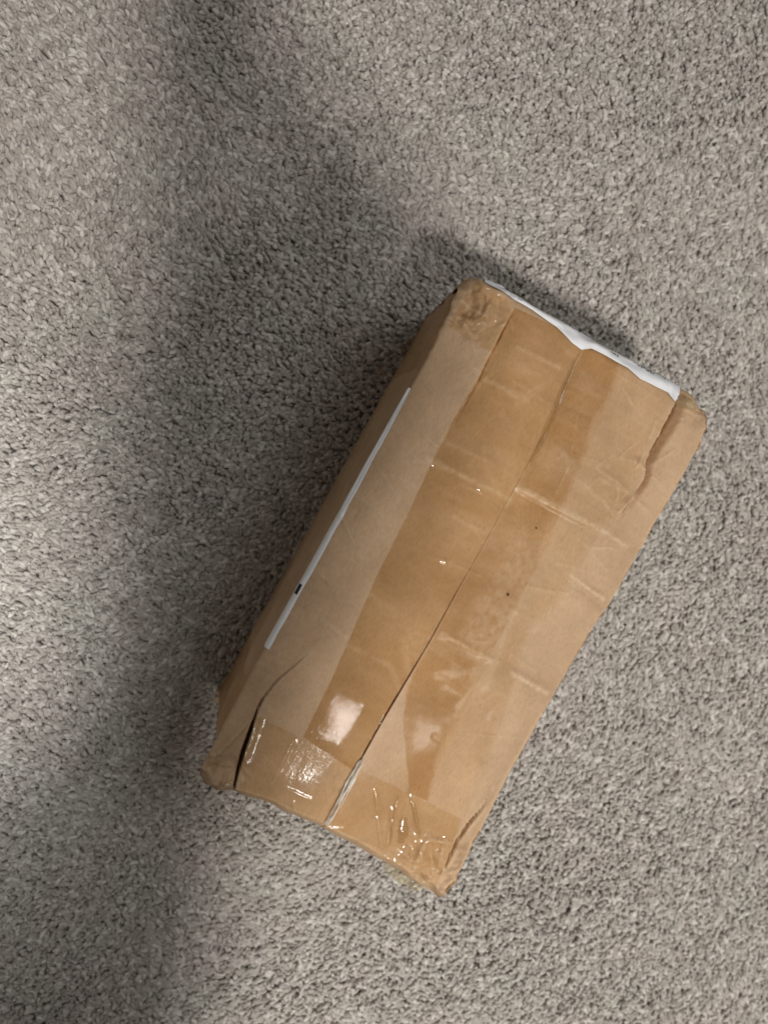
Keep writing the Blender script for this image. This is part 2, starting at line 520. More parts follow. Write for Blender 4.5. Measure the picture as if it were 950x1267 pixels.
GAP_BR = smooth_curve(pts([(612, 975), (592, 1005), (576, 1024), (562, 1048), (548, 1078)]), 30, 1)
FOLD_TL = smooth_curve(pts([(636, 380), (620, 412), (602, 446), (585, 480), (560, 522), (540, 560)]), 30, 1)

CORNERS = {'tl': px(576, 352), 'tr': px(862, 502), 'bl': px(256, 966), 'br': px(541, 1100)}
AX = np.array([math.cos(BOX_ANG), math.sin(BOX_ANG)])          # along the box, towards the far end
AY = np.array([-AX[1], AX[0]])                                  # across the box, towards the left

# creases: pixel a, pixel b, height (m), half width (m)
CREASES = [
    ((640, 603), (748, 658), 0.0020, 0.0040), ((636, 610), (745, 666), -0.0012, 0.0030),
    ((748, 658), (775, 676), 0.0014, 0.0030), ((700, 708), (746, 741), 0.0016, 0.0030), ((704, 717), (744, 750), -0.0012, 0.0025),
    ((632, 832), (676, 858), 0.0018, 0.0035), ((634, 842), (672, 864), -0.0014, 0.0030),
    ((528, 568), (630, 618), 0.0014, 0.0040), ((545, 545), (600, 570), 0.0008, 0.003), ((525, 583), (622, 628), -0.0008, 0.0030),
    ((545, 784), (606, 815), 0.0013, 0.0030), ((455, 733), (500, 765), 0.0001, 0.0035),
    ((430, 798), (480, 822), 0.0002, 0.0030), ((400, 768), (430, 790), 0.0007, 0.003),
    ((640, 430), (690, 455), 0.0010, 0.003), ((600, 470), (650, 495), 0.0010, 0.003), ((780, 500), (770, 480), 0.0012, 0.002),
    ((560, 640), (600, 660), 0.0007, 0.003), ((735, 580), (765, 600), 0.0008, 0.003), ((765, 600), (760, 625), 0.0009, 0.002),
    ((810, 522), (802, 542), 0.0014, 0.0025), ((796, 560), (784, 580), 0.0012, 0.002), ((788, 608), (764, 634), 0.0018, 0.0018), ((778, 606), (762, 622), -0.0012, 0.0018),
    ((362, 916), (336, 970), 0.0007, 0.0012), ((640, 740), (600, 850), 0.0006, 0.004),
    ((510, 985), (520, 1040), 0.0012, 0.002), ((486, 1000), (480, 1042), 0.0012, 0.002), ((530, 1035), (512, 1080), 0.0030, 0.003),
    ((545, 1040), (533, 1080), -0.0020, 0.003), ((530, 1040), (560, 1045), 0.0014, 0.002), ((535, 1060), (548, 1055), 0.0015, 0.002),
    ((318, 884), (262, 942), 0.0016, 0.0022), ((262, 945), (286, 950), 0.0020, 0.0020), ((600, 1000), (578, 1030), 0.0010, 0.002),
    ((572, 372), (600, 392), 0.0018, 0.0025), ((568, 392), (582, 412), 0.0020, 0.0025), ((580, 400), (600, 392), 0.0014, 0.002),
]

_r = random.Random(5)
for _k in range(60):
    _u, _v = _r.random(), _r.random()
    _cx = 575 - 325 * _u + 290 * _v; _cy = 350 + 615 * _u + 150 * _v
    _l = _r.uniform(10, 38); _a = _r.gauss(0.5, 0.35) if _r.random() < 0.75 else _r.uniform(0, 3.1)
    if math.hypot(_cx - 435, _cy - 850) < 140:
        continue
    CREASES.append(((_cx - _l * math.cos(_a), _cy - _l * math.sin(_a)), (_cx + _l * math.cos(_a), _cy + _l * math.sin(_a)), _r.choice((0.0006, 0.0009, -0.0008, 0.0005)), _r.uniform(0.0012, 0.0030)))

for _k in range(26):
    _u, _v = _r.random(), _r.random()
    _cx = 575 - 325 * _u + 290 * _v; _cy = 350 + 615 * _u + 150 * _v
    _l = _r.uniform(6, 24); _a = _r.uniform(0, 3.1)
    if math.hypot(_cx - 435, _cy - 850) < 140:
        continue
    CREASES.append(((_cx - _l * math.cos(_a), _cy - _l * math.sin(_a)), (_cx + _l * math.cos(_a), _cy + _l * math.sin(_a)), 0.0009, 0.0012))

def round_drop(d, r):
    dd = np.clip(d, 0, r)
    return r - np.sqrt(np.maximum(r * r - (r - dd) ** 2, 0))

def top_z(xy, side=0, detail=True):
    """height of the parcel's upper surface; side -1 left of the seam, +1 right of it"""
    xy = np.asarray(xy, float).reshape(-1, 2)
    u = xy @ AX; w = xy @ AY
    z = np.full(len(xy), BOX_H)
    dL = poly_dist(xy, LEFT[::4])[0]; dR = poly_dist(xy, RIGHT[::4])[0]
    dT = poly_dist(xy, TOP[::4])[0]; dB = poly_dist(xy, BOTTOM[::4])[0]
    z += 0.0014 * sstep(0, 0.06, np.minimum(dL, dR)) * sstep(0, 0.08, np.minimum(dT, dB))
    z -= round_drop(dL, 0.0022) + round_drop(dR, 0.0030) + round_drop(dT, 0.013) + 0.0125 * np.clip(1 - dB / 0.0085, 0, 1) ** 1.35
    GL = px(425, 905)
    flat = 1 - 0.97 * np.exp(-(poly_dist(xy, np.array([GL, px(490, 765)]))[0] / 0.060) ** 4)
    z += 0.0018 * flat * fbm(u * 13, w * 13, 2, 3) * sstep(0, 0.012, np.minimum(np.minimum(dL, dR), np.minimum(dT, dB)))
    # the board has slumped between its flutes: soft waves across the far half
    z += 0.0006 * flat * sstep(-0.10, 0.0, u) * np.sin(u * 230 + 2.5 * vnoise(w * 14, u * 9, 44)) * (0.5 + 0.5 * vnoise(u * 11, w * 16, 9)) * sstep(0, 0.02, np.minimum(np.minimum(dL, dR), np.minimum(dT, dB)))
    if side == 0:
        e0 = poly_dist(xy, SEAM[::2])[1]
        # seam polyline runs down the picture, so the left flap is on its right hand
        side_arr = np.where(e0 > 0, -1.0, 1.0)
    else:
        side_arr = np.full(len(xy), float(side))
    dS, eS, pS = poly_dist(xy, SEAM[::2])
    lowhalf = sstep(0.35, 0.75, pS)
    z += np.where(side_arr > 0, 0.0010 * lowhalf * np.exp(-(dS / 0.02) ** 2), -0.0008 * lowhalf * np.exp(-(dS / 0.012) ** 2))
    z -= 0.0012 * np.exp(-(dS / 0.006) ** 2) * (1 - lowhalf)
    # gap at the far right corner: polyline runs down the picture; roll is on its left hand (e < 0)
    d, e, p = poly_dist(xy, GAP_TR)
    wd = 0.0068 * (1 - sstep(0.0, 0.90, p)) + 0.0004
    e2 = -e
    f = sstep(-0.0001, 0.0006, e2) * (1 - sstep(wd * 0.5, wd + 0.0060, e2))
    z -= 0.0090 * f * (1 - sstep(0.55, 1.0, p))
    core = sstep(-0.0001, 0.0005, e2) * (1 - sstep(wd * 0.8, wd * 0.8 + 0.0012, e2))
    z -= 0.0420 * core * (1 - sstep(0.75, 0.95, p))
    z -= np.where(e2 > 0, 0.0045 * np.exp(-(d / 0.012) ** 2), 0) * (1 - sstep(0.5, 1.0, p))
    z += np.where(e2 <= 0, 0.0013 * np.exp(-(d / 0.006) ** 2) * (1 + 0.4 * np.sin(p * 23)), 0) * (1 - sstep(0.7, 1.0, p))
    # split at the near left corner
    d, e, p = poly_dist(xy, GAP_BL)
    wd = (0.0014 * sstep(0.4, 0.8, p) * (1 - 0.6 * sstep(0.85, 1.0, p)) + 0.0002) * (1 + 0.5 * vnoise(p * 12, p * 0, 2))
    f = sstep(-0.0001, 0.0006, e) * (1 - sstep(wd, wd + 0.0012, e))
    z -= 0.0150 * f * sstep(0.35, 0.65, p)
    z -= np.where(e > 0, (0.0022 * np.exp(-(d / 0.010) ** 2)), 0) * sstep(0, 0.2, p)
    z += np.where(e <= 0, 0.0014 * np.exp(-(d / 0.005) ** 2), 0) * sstep(0, 0.15, p)
    # split at the near right corner
    d, e, p = poly_dist(xy, GAP_BR)
    e2 = -e
    wd = 0.0012 * sstep(0.2, 0.6, p) + 0.0002
    f = sstep(-0.0001, 0.0005, e2) * (1 - sstep(wd, wd + 0.0010, e2))
    z -= 0.0095 * f * sstep(0.1, 0.5, p) * (1 - sstep(0.9, 1.0, p))
    z += np.where(e2 > 0, 0.0012 * np.exp(-(d / 0.006) ** 2), 0) * sstep(0.0, 0.4, p)
    d, e, p = poly_dist(xy, FOLD_TL)
    wgt = (1 - sstep(0.45, 1.0, p)) * sstep(0, 0.08, p)
    f = sstep(-0.0002, 0.0010, -e) * np.exp(-(d / 0.012) ** 2)
    z -= 0.0042 * wgt * f
    z -= 0.0050 * sstep(-0.0001, 0.0005, -e) * (1 - sstep(0.0010, 0.0022, -e)) * wgt * np.clip(0.6 + 0.8 * vnoise(p * 16, p * 0, 6), 0, 1)
    z += np.where(e > 0, 0.0012 * np.exp(-(d / 0.008) ** 2), 0) * wgt
    taped = 1 - 0.40 * (1 - sstep(0.045, 0.062, dS)) * (1 - sstep(0.78, 0.86, pS))
    for a, b, h, hw in CREASES:
        pa, pb = px(*a), px(*b)
        ab = pb - pa; ll = ab @ ab
        t = ((xy - pa) @ ab) / ll
        tc = np.clip(t, 0, 1)
        q = pa + tc[:, None] * ab
        # wander so that no crease is ruler straight
        dd = np.hypot(*(xy - q).T) + 0.0006 * vnoise(u * 160, w * 160, 5)
        z += h * taped * np.exp(-(dd / hw) ** 2) * (0.55 + 0.45 * np.sin(np.pi * tc)) * (0.75 + 0.35 * vnoise(u * 90, w * 90, 8))
    # crushed corners
    for k, (c, rad, amp, drop) in {'tl': (CORNERS['tl'], 0.050, 0.0070, 0.003), 'tr': (CORNERS['tr'], 0.026, 0.0026, 0.002),
                                   'bl': (CORNERS['bl'], 0.040, 0.0040, 0.004), 'br': (CORNERS['br'], 0.056, 0.0065, 0.003)}.items():
        dd = np.hypot(*(xy - c).T)
        m = 1 - sstep(rad * 0.3, rad, dd)
        z += m * (amp * 0.62 * crumple(u * 62, w * 62, 4) - drop * (1 - dd / rad).clip(0, 1))
    # wavy far edge
    z -= 0.0022 * np.exp(-(dT / 0.012) ** 2) * (1 + np.sin(w * 95 + 0.6)) * 0.5
    z -= 0.0015 * np.exp(-(dB / 0.012) ** 2) * (1 + vnoise(w * 60, u * 2, 77)) * 0.5
    z += 0.00008 * flat * fbm(u * 90, w * 90, 12, 2) + 0.0013 * flat * (1 - 0.93 * (1 - sstep(0.045, 0.062, dS))) * crumple(u * 15, w * 15, 9) * sstep(0, 0.01, np.minimum(np.minimum(dL, dR), np.minimum(dT, dB)))
    return z

parcel = bpy.data.objects.new("cardboard_parcel", None)
col.objects.link(parcel)
centre = (px(578, 345, 0) * 0)
g_tl, g_bl = px(529, 397, 0.0) + AY * 0.003, px(267, 868, 0.0) + AY * 0.003
acrossG = (px(868, 505) - px(575, 345)); 
g_tr = g_tl + acrossG * 0.99
g_br = g_bl + (px(540, 1105) - px(248, 964)) * 0.99
cxy = (g_tl + g_bl + g_tr + g_br) / 4
parcel.location = (cxy[0], cxy[1], 0)
parcel['label'] = "battered brown cardboard parcel bound with clear tape, lying on the grey carpet"
parcel['category'] = "parcel"

def split_curve(c, frac):
    n = len(c); k = int(round(frac * (n - 1)))
    return c[:k + 1], c[k:]

def frac_at(c, p):
    d, e, t = poly_dist(np.array([p]), c)
    return float(t[0])

fT = frac_at(TOP, SEAM[0]); fB = frac_at(BOTTOM, SEAM[-1])
Td = resample(TOP, 400); Bd = resample(BOTTOM, 400)
Tl, Tr = split_curve(Td, fT); Bl, Br = split_curve(Bd, fB)
SEAM[0] = Tl[-1]; SEAM[-1] = Bl[-1]

NR = 600
LIFTS = [((528, 568), (630, 618), 0.0030), ((545, 545), (600, 570), 0.0022), ((640, 430), (690, 455), 0.0035), ((600, 470), (650, 495), 0.003),
         ((455, 733), (500, 765), 0.0035), ((500, 765), (512, 795), 0.0050), ((512, 795), (530, 790), 0.004), ((500, 790), (506, 840), 0.0040),
         ((430, 798), (480, 822), 0.0022), ((480, 822), (493, 850), 0.0026), ((640, 603), (700, 634), 0.0040), ((545, 784), (606, 815), 0.0030),
         ((570, 600), (610, 618), 0.002), ((560, 640), (610, 665), 0.003), ((560, 820), (580, 850), 0.004), ((548, 850), (570, 860), 0.003), ((700, 435), (716, 445), 0.003),
         ((650, 690), (600, 780), 0.030), ((690, 560), (720, 600), 0.008), ((640, 500), (680, 470), 0.0025), ((540, 835), (590, 830), 0.004)]
def lift_at(xy):
    u = xy @ AX; w = xy @ AY
    out = np.zeros(len(xy))
    for a, b, hw in LIFTS:
        pa, pb = px(*a), px(*b)
        ab = pb - pa
        t = np.clip(((xy - pa) @ ab) / (ab @ ab), 0, 1)
        d = np.hypot(*(xy - pa - t[:, None] * ab).T) + 0.0016 * vnoise(u * 120, w * 120, 14)
        out = np.maximum(out, 0.85 * (1 - sstep(hw * 0.35, hw * 1.0, d)) * (0.8 + 0.4 * vnoise(u * 300, w * 300, 3)))
    return out

def wear_highlight_at(xy):
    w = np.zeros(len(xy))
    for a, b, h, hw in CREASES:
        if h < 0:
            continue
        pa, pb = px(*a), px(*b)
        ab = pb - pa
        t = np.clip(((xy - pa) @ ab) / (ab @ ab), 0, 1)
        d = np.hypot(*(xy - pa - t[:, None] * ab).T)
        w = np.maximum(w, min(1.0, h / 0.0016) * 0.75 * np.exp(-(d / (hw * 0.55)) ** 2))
    w = np.maximum(w, 0.55 * np.exp(-((poly_dist(xy, BOTTOM[::4])[0] - 0.0085) / 0.0012) ** 2))  # painted highlight along the rounded crest of the near end
    for c, k in ((LEFT[::4], 0.6), (RIGHT[::4], 0.6), (GAP_BL, 0.6), (FOLD_TL[:18], 0.5), (GAP_TR, 0.4), (GAP_BR, 0.4)):  # left fold line is a painted edge highlight; the rest pale edges
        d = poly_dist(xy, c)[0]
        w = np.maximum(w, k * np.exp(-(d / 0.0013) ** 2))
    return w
def build_flap(name, left, right, top, bottom, nc, side):
    g = coons4(left, right, top, bottom, NR, nc)
    shift = AY * (0.0005 if side < 0 else -0.0005)
    wgt = np.linspace(0, 1, nc) if side < 0 else np.linspace(1, 0, nc)
    pr = np.linspace(0, 1, NR)
    open_ = 0.22 + 0.85 * sstep(0.5, 0.72, pr) * (1 - sstep(0.86, 0.93, pr)) + 0.22 * vnoise(pr * 30, pr * 0, 3) + 0.12 * vnoise(pr * 90, pr * 0, 7)
    g = g + (wgt[None, :, None] ** 6) * shift * open_[:, None, None]
    xy = g.reshape(-1, 2)
    z = top_z(xy, side)
    V = np.concatenate([xy, z[:, None]], 1).reshape(NR, nc, 3)
    # the cut edge along the seam turns down by the thickness of the board
    lip_i = nc - 1 if side < 0 else 0
    lips = []
    for k, dz in ((1, 0.0012), (2, 0.0045)):
        l = V[:, lip_i].copy(); l[:, 2] -= dz
        l[:, :2] += -shift / 0.0005 * 0.00012 * k
        lips.append(l[:, None, :])
    V = np.concatenate([V] + lips, 1) if side < 0 else np.concatenate(lips[::-1] + [V], 1)
    o = link_mesh(name, V.reshape(-1, 3), grid_faces(NR, nc + 2), M_kraft, parcel)
    a = o.data.attributes.new("wear_highlight", 'FLOAT', 'POINT')
    a.data.foreach_set("value", wear_highlight_at(V.reshape(-1, 3)[:, :2]).astype(np.float32))
    return o, V

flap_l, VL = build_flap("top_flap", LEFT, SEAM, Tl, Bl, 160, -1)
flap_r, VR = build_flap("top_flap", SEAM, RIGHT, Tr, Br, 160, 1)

def build_side(top_line, g0, g1, bulge, out_dir, seed, tuck0=None, tuck1=None):
    n = len(top_line); K = 36
    base = np.linspace(0, 1, n)[:, None] * (g1 - g0) + g0
    rows = []
    for k in range(K):
        t = k / (K - 1)
        xy = top_line[:, :2] * (1 - t) + base * t
        along = np.linspace(0, 1, n)
        b = bulge * math.sin(math.pi * t) * np.sin(np.pi * along) + 0.0020 * math.sin(math.pi * t) * fbm(along * 6, np.full(n, t * 3), seed, 3)
        b = b - 0.0030 * math.exp(-((t - 0.06) / 0.05) ** 2) * (1 if t > 0 else 0)     # the wall falls back under the folded edge
        xy = xy + out_dir * b[:, None]
        # walls pulled in under a crushed corner
        tw = float(sstep(0, 0.12, np.array([t]))[0]) * (1 - 0.55 * t)
        if tuck0 is not None:
            xy = xy + tuck0 * (tw * np.exp(-(along / 0.10) ** 2))[:, None]
        if tuck1 is not None:
            xy = xy + tuck1 * (tw * np.exp(-((1 - along) / 0.10) ** 2))[:, None]
        z = top_line[:, 2] * (1 - t) + 0.0005 * t
        rows.append(np.concatenate([xy, z[:, None]], 1))
    return np.array(rows)

ncl = VL.shape[1]
left_line = VL[:, 0]; right_line = VR[:, -1]
top_line = np.concatenate([VL[0, :160], VR[0, 2:]]); bottom_line = np.concatenate([VL[-1, :160], VR[-1, 2:]])
SIDES = {}
for nm, line, a, b, bul, dr, flip in (('left', left_line, g_tl, g_bl, 0.001, AY, False), ('right', right_line, g_tr, g_br, 0.0, -AY, True),
                                      ('far', top_line, g_tl, g_tr, 0.004, AX, True), ('near', bottom_line, g_bl, g_br, 0.003, -AX, False)):
    T_BL = AX * 0.020 - AY * 0.004
    S = build_side(line, a, b, bul, dr, len(nm), T_BL if nm == 'near' else None, T_BL if nm == 'left' else None)
    SIDES[nm] = S
    link_mesh("side_panel", S.reshape(-1, 3), grid_faces(S.shape[0], S.shape[1], flip), M_kraft, parcel)
# bottom panel
bq = np.array([[*g_tl, 0.0004], [*g_tr, 0.0004], [*g_br, 0.0004], [*g_bl, 0.0004]])
link_mesh("bottom_panel", bq, [(0, 1, 2, 3)], M_kraft, parcel, False)

# ---- tape on the upper face
def edge_fade(xy, nr, nc, fade):
    t = np.tile(np.linspace(0, 1, nc), nr)
    u = xy @ AX; w = xy @ AY
    n = 0.55 * vnoise(u * 40, w * 90, 61) + 0.35 * vnoise(u * 160, w * 260, 62)
    out = np.zeros(len(xy))
    if fade[0]:
        out = np.maximum(out, 1 - sstep(0, 1, t / fade[0] + n * 0.6))
    if fade[1]:
        out = np.maximum(out, 1 - sstep(0, 1, (1 - t) / fade[1] + n * 0.6))
    return out

def tape_patch(name, left, right, nr, nc, mat, lift=0.0004, side=0, wr=0.0, seed=1, parent=None, rag=0.0, fade=(0, 0)):
    A = smooth_curve(pts(left), nr, 1); B = smooth_curve(pts(right), nr, 1)
    t = np.linspace(0, 1, nc)[None, :, None]
    g = A[:, None, :] * (1 - t) + B[:, None, :] * t
    if rag:
        g += rag * np.stack([vnoise(g[..., 0] * 300, g[..., 1] * 300, seed), vnoise(g[..., 0] * 300, g[..., 1] * 300, seed + 9)], -1)
    xy = g.reshape(-1, 2)
    z = top_z(xy, side) + lift
    if wr:
        u = xy @ AX; w = xy @ AY
        z += wr * np.maximum(0, ridged(u * 55, w * 110, seed, 3) - 0.2)
    o = link_mesh(name, np.concatenate([xy, z[:, None]], 1), grid_faces(nr, nc), mat, parent or parcel)
    a = o.data.attributes.new("lift", 'FLOAT', 'POINT')
    a.data.foreach_set("value", np.clip(np.maximum(lift_at(xy), edge_fade(xy, nr, nc, fade)), 0, 1).astype(np.float32))
    return o

# wide thin film on the right half, up to the pale strip by the right edge
tape_patch("packing_tape", [(724, 420), (700, 472), (662, 556), (625, 625), (560, 740), (500, 845), (437, 955), (404, 1020)],
           [(838, 492), (806, 552), (770, 640), (740, 660), (700, 735), (650, 800), (625, 880), (606, 950), (575, 1015), (545, 1085)], 300, 90, M_tapeD, 0.0003, 1, fade=(0, 0.12))
# main tape left of the seam
tape_patch("packing_tape", [(637, 380), (600, 450), (560, 520), (528, 585), (500, 645), (466, 712), (410, 840), (375, 911)],
           [(724, 420), (700, 472), (662, 556), (625, 625), (560, 740), (500, 845), (470, 895), (437, 953)], 320, 70, M_tapeA, 0.0006, -1)
# main tape right of the seam
tape_patch("packing_tape", [(724, 422), (700, 472), (662, 556), (625, 625), (560, 740), (512, 826), (501, 850), (498, 880), (498, 910), (502, 945), (506, 981)],
           [(775, 452), (742, 516), (713, 585), (690, 640), (668, 690), (640, 745), (604, 812), (572, 878), (541, 945), (530, 992)], 320, 90, M_tapeB, 0.0006, 1, fade=(0.06, 0.20))
# end tape at the near end, cut across
tape_patch("end_tape", [(319, 885), (303, 932), (296, 978)], [(446, 951), (425, 985), (405, 1022)], 110, 110, M_tapeE, 0.0010, -1, 0.0, 4, None, 0.0006)
tape_patch("end_tape", [(446, 951), (425, 987), (406, 1022)], [(572, 1015), (560, 1050), (540, 1102)], 130, 130, M_tapeF, 0.0010, 1, 0.0, 5, None, 0.0006)
# end tape at the far end, folded over the crushed corner
tape_patch("end_tape", [(592, 348), (572, 372), (556, 404)], [(637, 376), (622, 410), (606, 436)], 70, 60, M_tapeE, 0.0009, -1, 0.0002, 6, None, 0.0006)
# loose ridge of tape standing over the seam at both ends
def ridge_tape(path, width, height, mat, seed):
    c = smooth_curve(pts(path), 90, 2)
    n = 15
    rows = []
    for i, p in enumerate(c):
        t = i / (len(c) - 1)
        d = c[min(i + 1, 89)] - c[max(i - 1, 0)]; d /= np.linalg.norm(d)
        nn = np.array([d[1], -d[0]])
        env = math.sin(math.pi * t) ** 0.5 if 0 < t < 1 else 0
        for j in range(n):
            s = j / (n - 1) * 2 - 1
            q = p + nn * s * width * (0.35 + 0.65 * env) * (1 + 0.3 * float(vnoise(np.array([t * 14]), np.array([s]), seed)[0]))
            h = height * env * (1 - s * s) * (0.8 + 0.35 * float(vnoise(np.array([t * 7]), np.array([s * 1.5]), seed + 1)[0]))
            rows.append((q[0], q[1], h))
    V = np.array(rows)
    V[:, 2] = top_z(V[:, :2], 0) + 0.0013 + np.maximum(V[:, 2], 0)
    return link_mesh("loose_tape", V, grid_faces(90, n), mat, parcel)
ridge_tape([(716, 438), (700, 474), (680, 520), (668, 548), (655, 572)], 0.0022, 0.0032, M_tapeC, 3)
def mat_torn():
    m, nt, out = new_mat("torn_white_tape_edge")
    L = nt.links.new
    v = box_coords(nt)
    p = N(nt, 'ShaderNodeBsdfPrincipled'); p.inputs['Roughness'].default_value = 0.2
    n = noise(nt, scaled(nt, v, (60, 900, 300)), 1.0, 3, 0.6, 0.3)
    r = ramp(nt, [(0.35, (0.42, 0.31, 0.19, 1)), (0.62, (0.82, 0.77, 0.68, 1))])
    L(n.outputs['Fac'], r.inputs[0]); L(r.outputs[0], p.inputs['Base Color'])
    b = N(nt, 'ShaderNodeBump'); b.inputs['Strength'].default_value = 0.6; b.inputs['Distance'].default_value = 0.0006
    L(n.outputs['Fac'], b.inputs['Height']); L(b.outputs[0], p.inputs['Normal'])
    tr = N(nt, 'ShaderNodeBsdfTransparent'); tr.inputs[0].default_value = (0.97, 0.94, 0.88, 1)
    q = ramp(nt, [(0.36, (0.15, 0.15, 0.15, 1)), (0.6, (0.9, 0.9, 0.9, 1))])
    L(n.outputs['Fac'], q.inputs[0])
    mx = N(nt, 'ShaderNodeMixShader')
    L(q.outputs[0], mx.inputs[0]); L(tr.outputs[0], mx.inputs[1]); L(p.outputs[0], mx.inputs[2]); L(mx.outputs[0], out.inputs['Surface'])
    return m
ridge_tape([(448, 938), (437, 957), (420, 988), (402, 1021)], 0.0030, 0.0022, mat_torn(), 6)

# ---- tape wrapped round the long side at both ends
def side_band(S, i0, i1, k0, k1, mat, out, name="side_tape"):
    sub = S[k0:k1, i0:i1].copy()
    sub[..., :2] += out * 0.0006
    return link_mesh(name, sub.reshape(-1, 3), grid_faces(sub.shape[0], sub.shape[1]), mat, parcel)
side_band(SIDES['left'], 0, 100, 1, 36, M_tapeE, AY)
side_band(SIDES['left'], 485, 600, 1, 36, M_tapeE, AY)
side_band(SIDES['near'], 30, 318, 1, 30, M_tapeE, -AX)

# ---- labels
def edge_label():
    n = 160; m = 12
    c = smooth_curve(pts([(507, 480), (480, 528), (450, 581), (420, 636), (395, 681), (360, 744), (328, 801)]), n, 1)
    rows = []
    t = np.linspace(0, 1, n)
    width = 0.0010 + 0.0022 * np.sin(np.pi * np.clip(t * 0.95, 0, 1)) ** 0.7 + 0.0016 * sstep(0.55, 1.0, t)
    width = width + 0.0003 * vnoise(t * 18, t * 0, 4)
    for j in range(m):
        s = j / (m - 1)
        if s <= 0.6:
            k = s / 0.6
            xy = c - AY * (width * (1 - k))[:, None] + AY * 0.0002
            z = top_z(xy - AY * 0.0002, -1) + 0.0006
            rows.append(np.concatenate([xy + AY * 0.0004 * k, z[:, None]], 1))
        else:
            k = (s - 0.6) / 0.4
            l = rows[int(0.6 * (m - 1))].copy()
            l[:, 2] -= 0.010 * k
            l[:, :2] += AY * 0.0006 * (1 - k) + np.array([0, 0])
            rows.append(l)
    V = np.array(rows)
    o = link_mesh("side_label", V.reshape(-1, 3), grid_faces(m, n), mat_plain("bright_label_paper", (0.86, 0.86, 0.86), 0.5, 0.4, 90, 0.05, 0.15), parcel)
    o['label'] = "white paper label folded over the long left edge"
    # a black printed bar reaching the fold
    i0, i1 = int(0.755 * n), int(0.795 * n)
    B = V[3:8, i0:i1].copy(); B[..., 2] += 0.0003
    link_mesh("print", B.reshape(-1, 3), grid_faces(B.shape[0], B.shape[1]), M_ink, o)
edge_label()

def end_label():
    n = 200; m = 40
    c = smooth_curve(pts([(600, 345.5), (640, 367), (686, 393), (725, 415), (763, 437), (800, 457), (842, 479)], 0.134), n, 1)
    c = c + AX * (0.0008 * vnoise(np.linspace(0, 9, n), np.zeros(n), 5))[:, None]
    inner = smooth_curve(pts([(601, 347), (618, 357), (636, 369), (660, 382), (690, 405), (706, 424), (719, 433), (731, 431), (752, 441), (776, 455), (790, 469), (810, 479), (826, 486), (834, 498)]), n, 1)
    rows = []
    for j in range(m):
        s = j / (m - 1)
        if s <= 0.5:
            k = s / 0.5
            xy = inner * (1 - k) + c * k
            z = top_z(xy, 0) + 0.0011 + 0.0014 * math.sin(k * math.pi) * (1 + vnoise(np.linspace(0, 13, n), np.full(n, k * 2), 8))
            rows.append(np.concatenate([xy + AX * 0.0006 * k, z[:, None]], 1))
        else:
            k = (s - 0.5) / 0.5
            F = SIDES['far']
            xy0 = rows[int(0.5 * (m - 1))][:, :2]
            z0 = rows[int(0.5 * (m - 1))][:, 2]
            fl = resample(F[24], 400)
            q = xy0 * (1 - k) + (xy0 + (g_tl - px(575, 345)) * 0.45 * 0 + AX * 0.002 * math.sin(k * math.pi)) * k
            rows.append(np.concatenate([q, (z0 - 0.085 * k)[:, None]], 1))
    V = np.array(rows)
    o = link_mesh("shipping_label", V.reshape(-1, 3), grid_faces(m, n), M_label, parcel)
    o['label'] = "white printed shipping label on the far end"
    return o, V
endlab, EV = end_label()

# printed lines on the far-end label, seen edge-on
def label_print():
    V = []; F = []
    r = random.Random(3)
    c = pts([(600, 346), (686, 393), (763, 437), (842, 479)], 0.134)
    c = resample(c, 300)
    def stroke(i, dist, ln, wd):
        p = c[i]; d = c[min(i + 3, 299)] - c[max(i - 3, 0)]; d /= np.linalg.norm(d)
        q = p - AX * dist
        a = len(V)
        for sx, sy in ((0, 0), (1, 0), (1, 1), (0, 1)):
            w = q + d * wd * sx - AX * ln * sy
            V.append((w[0], w[1])); 
        F.append((a, a + 1, a + 2, a + 3))
    for lo, hi, dist in ((0.53, 0.63, 0.0012), (0.38, 0.46, 0.0010), (0.74, 0.90, 0.0010), (0.76, 0.84, 0.0022), (0.16, 0.18, 0.0022), (0.60, 0.66, 0.0030), (0.80, 0.86, 0.0030)):
        i = int(lo * 299)
        while i < hi * 299:
            stroke(i, dist + r.uniform(0, 0.0004), r.uniform(0.0008, 0.0016), r.uniform(0.0003, 0.0008))
            i += r.choice((1, 2, 2, 3))
    V = np.array(V)
    z = top_z(V, 0) + 0.0032
    pr = link_mesh("print", np.concatenate([V, z[:, None]], 1), F, M_ink, endlab, False)
    pr['kind'] = 'stuff'
label_print()

# ---- crumpled tape wads at the corners
def mat_wad():
    m, nt, out = new_mat("crumpled_tape")
    L = nt.links.new
    p = N(nt, 'ShaderNodeBsdfPrincipled')
    v = box_coords(nt)
    n = noise(nt, v, 130, 4, 0.6, 0.5)
    r = ramp(nt, [(0.3, (0.38, 0.29, 0.15, 1)), (0.7, (0.62, 0.55, 0.38, 1))])
    L(n.outputs['Fac'], r.inputs[0]); L(r.outputs[0], p.inputs['Base Color'])
    p.inputs['Roughness'].default_value = 0.16
    tr = N(nt, 'ShaderNodeBsdfTransparent'); tr.inputs[0].default_value = (0.95, 0.92, 0.82, 1)
    mx = N(nt, 'ShaderNodeMixShader'); mx.inputs[0].default_value = 0.38
    L(tr.outputs[0], mx.inputs[1]); L(p.outputs[0], mx.inputs[2]); L(mx.outputs[0], out.inputs['Surface'])
    return m
M_wad = mat_wad()
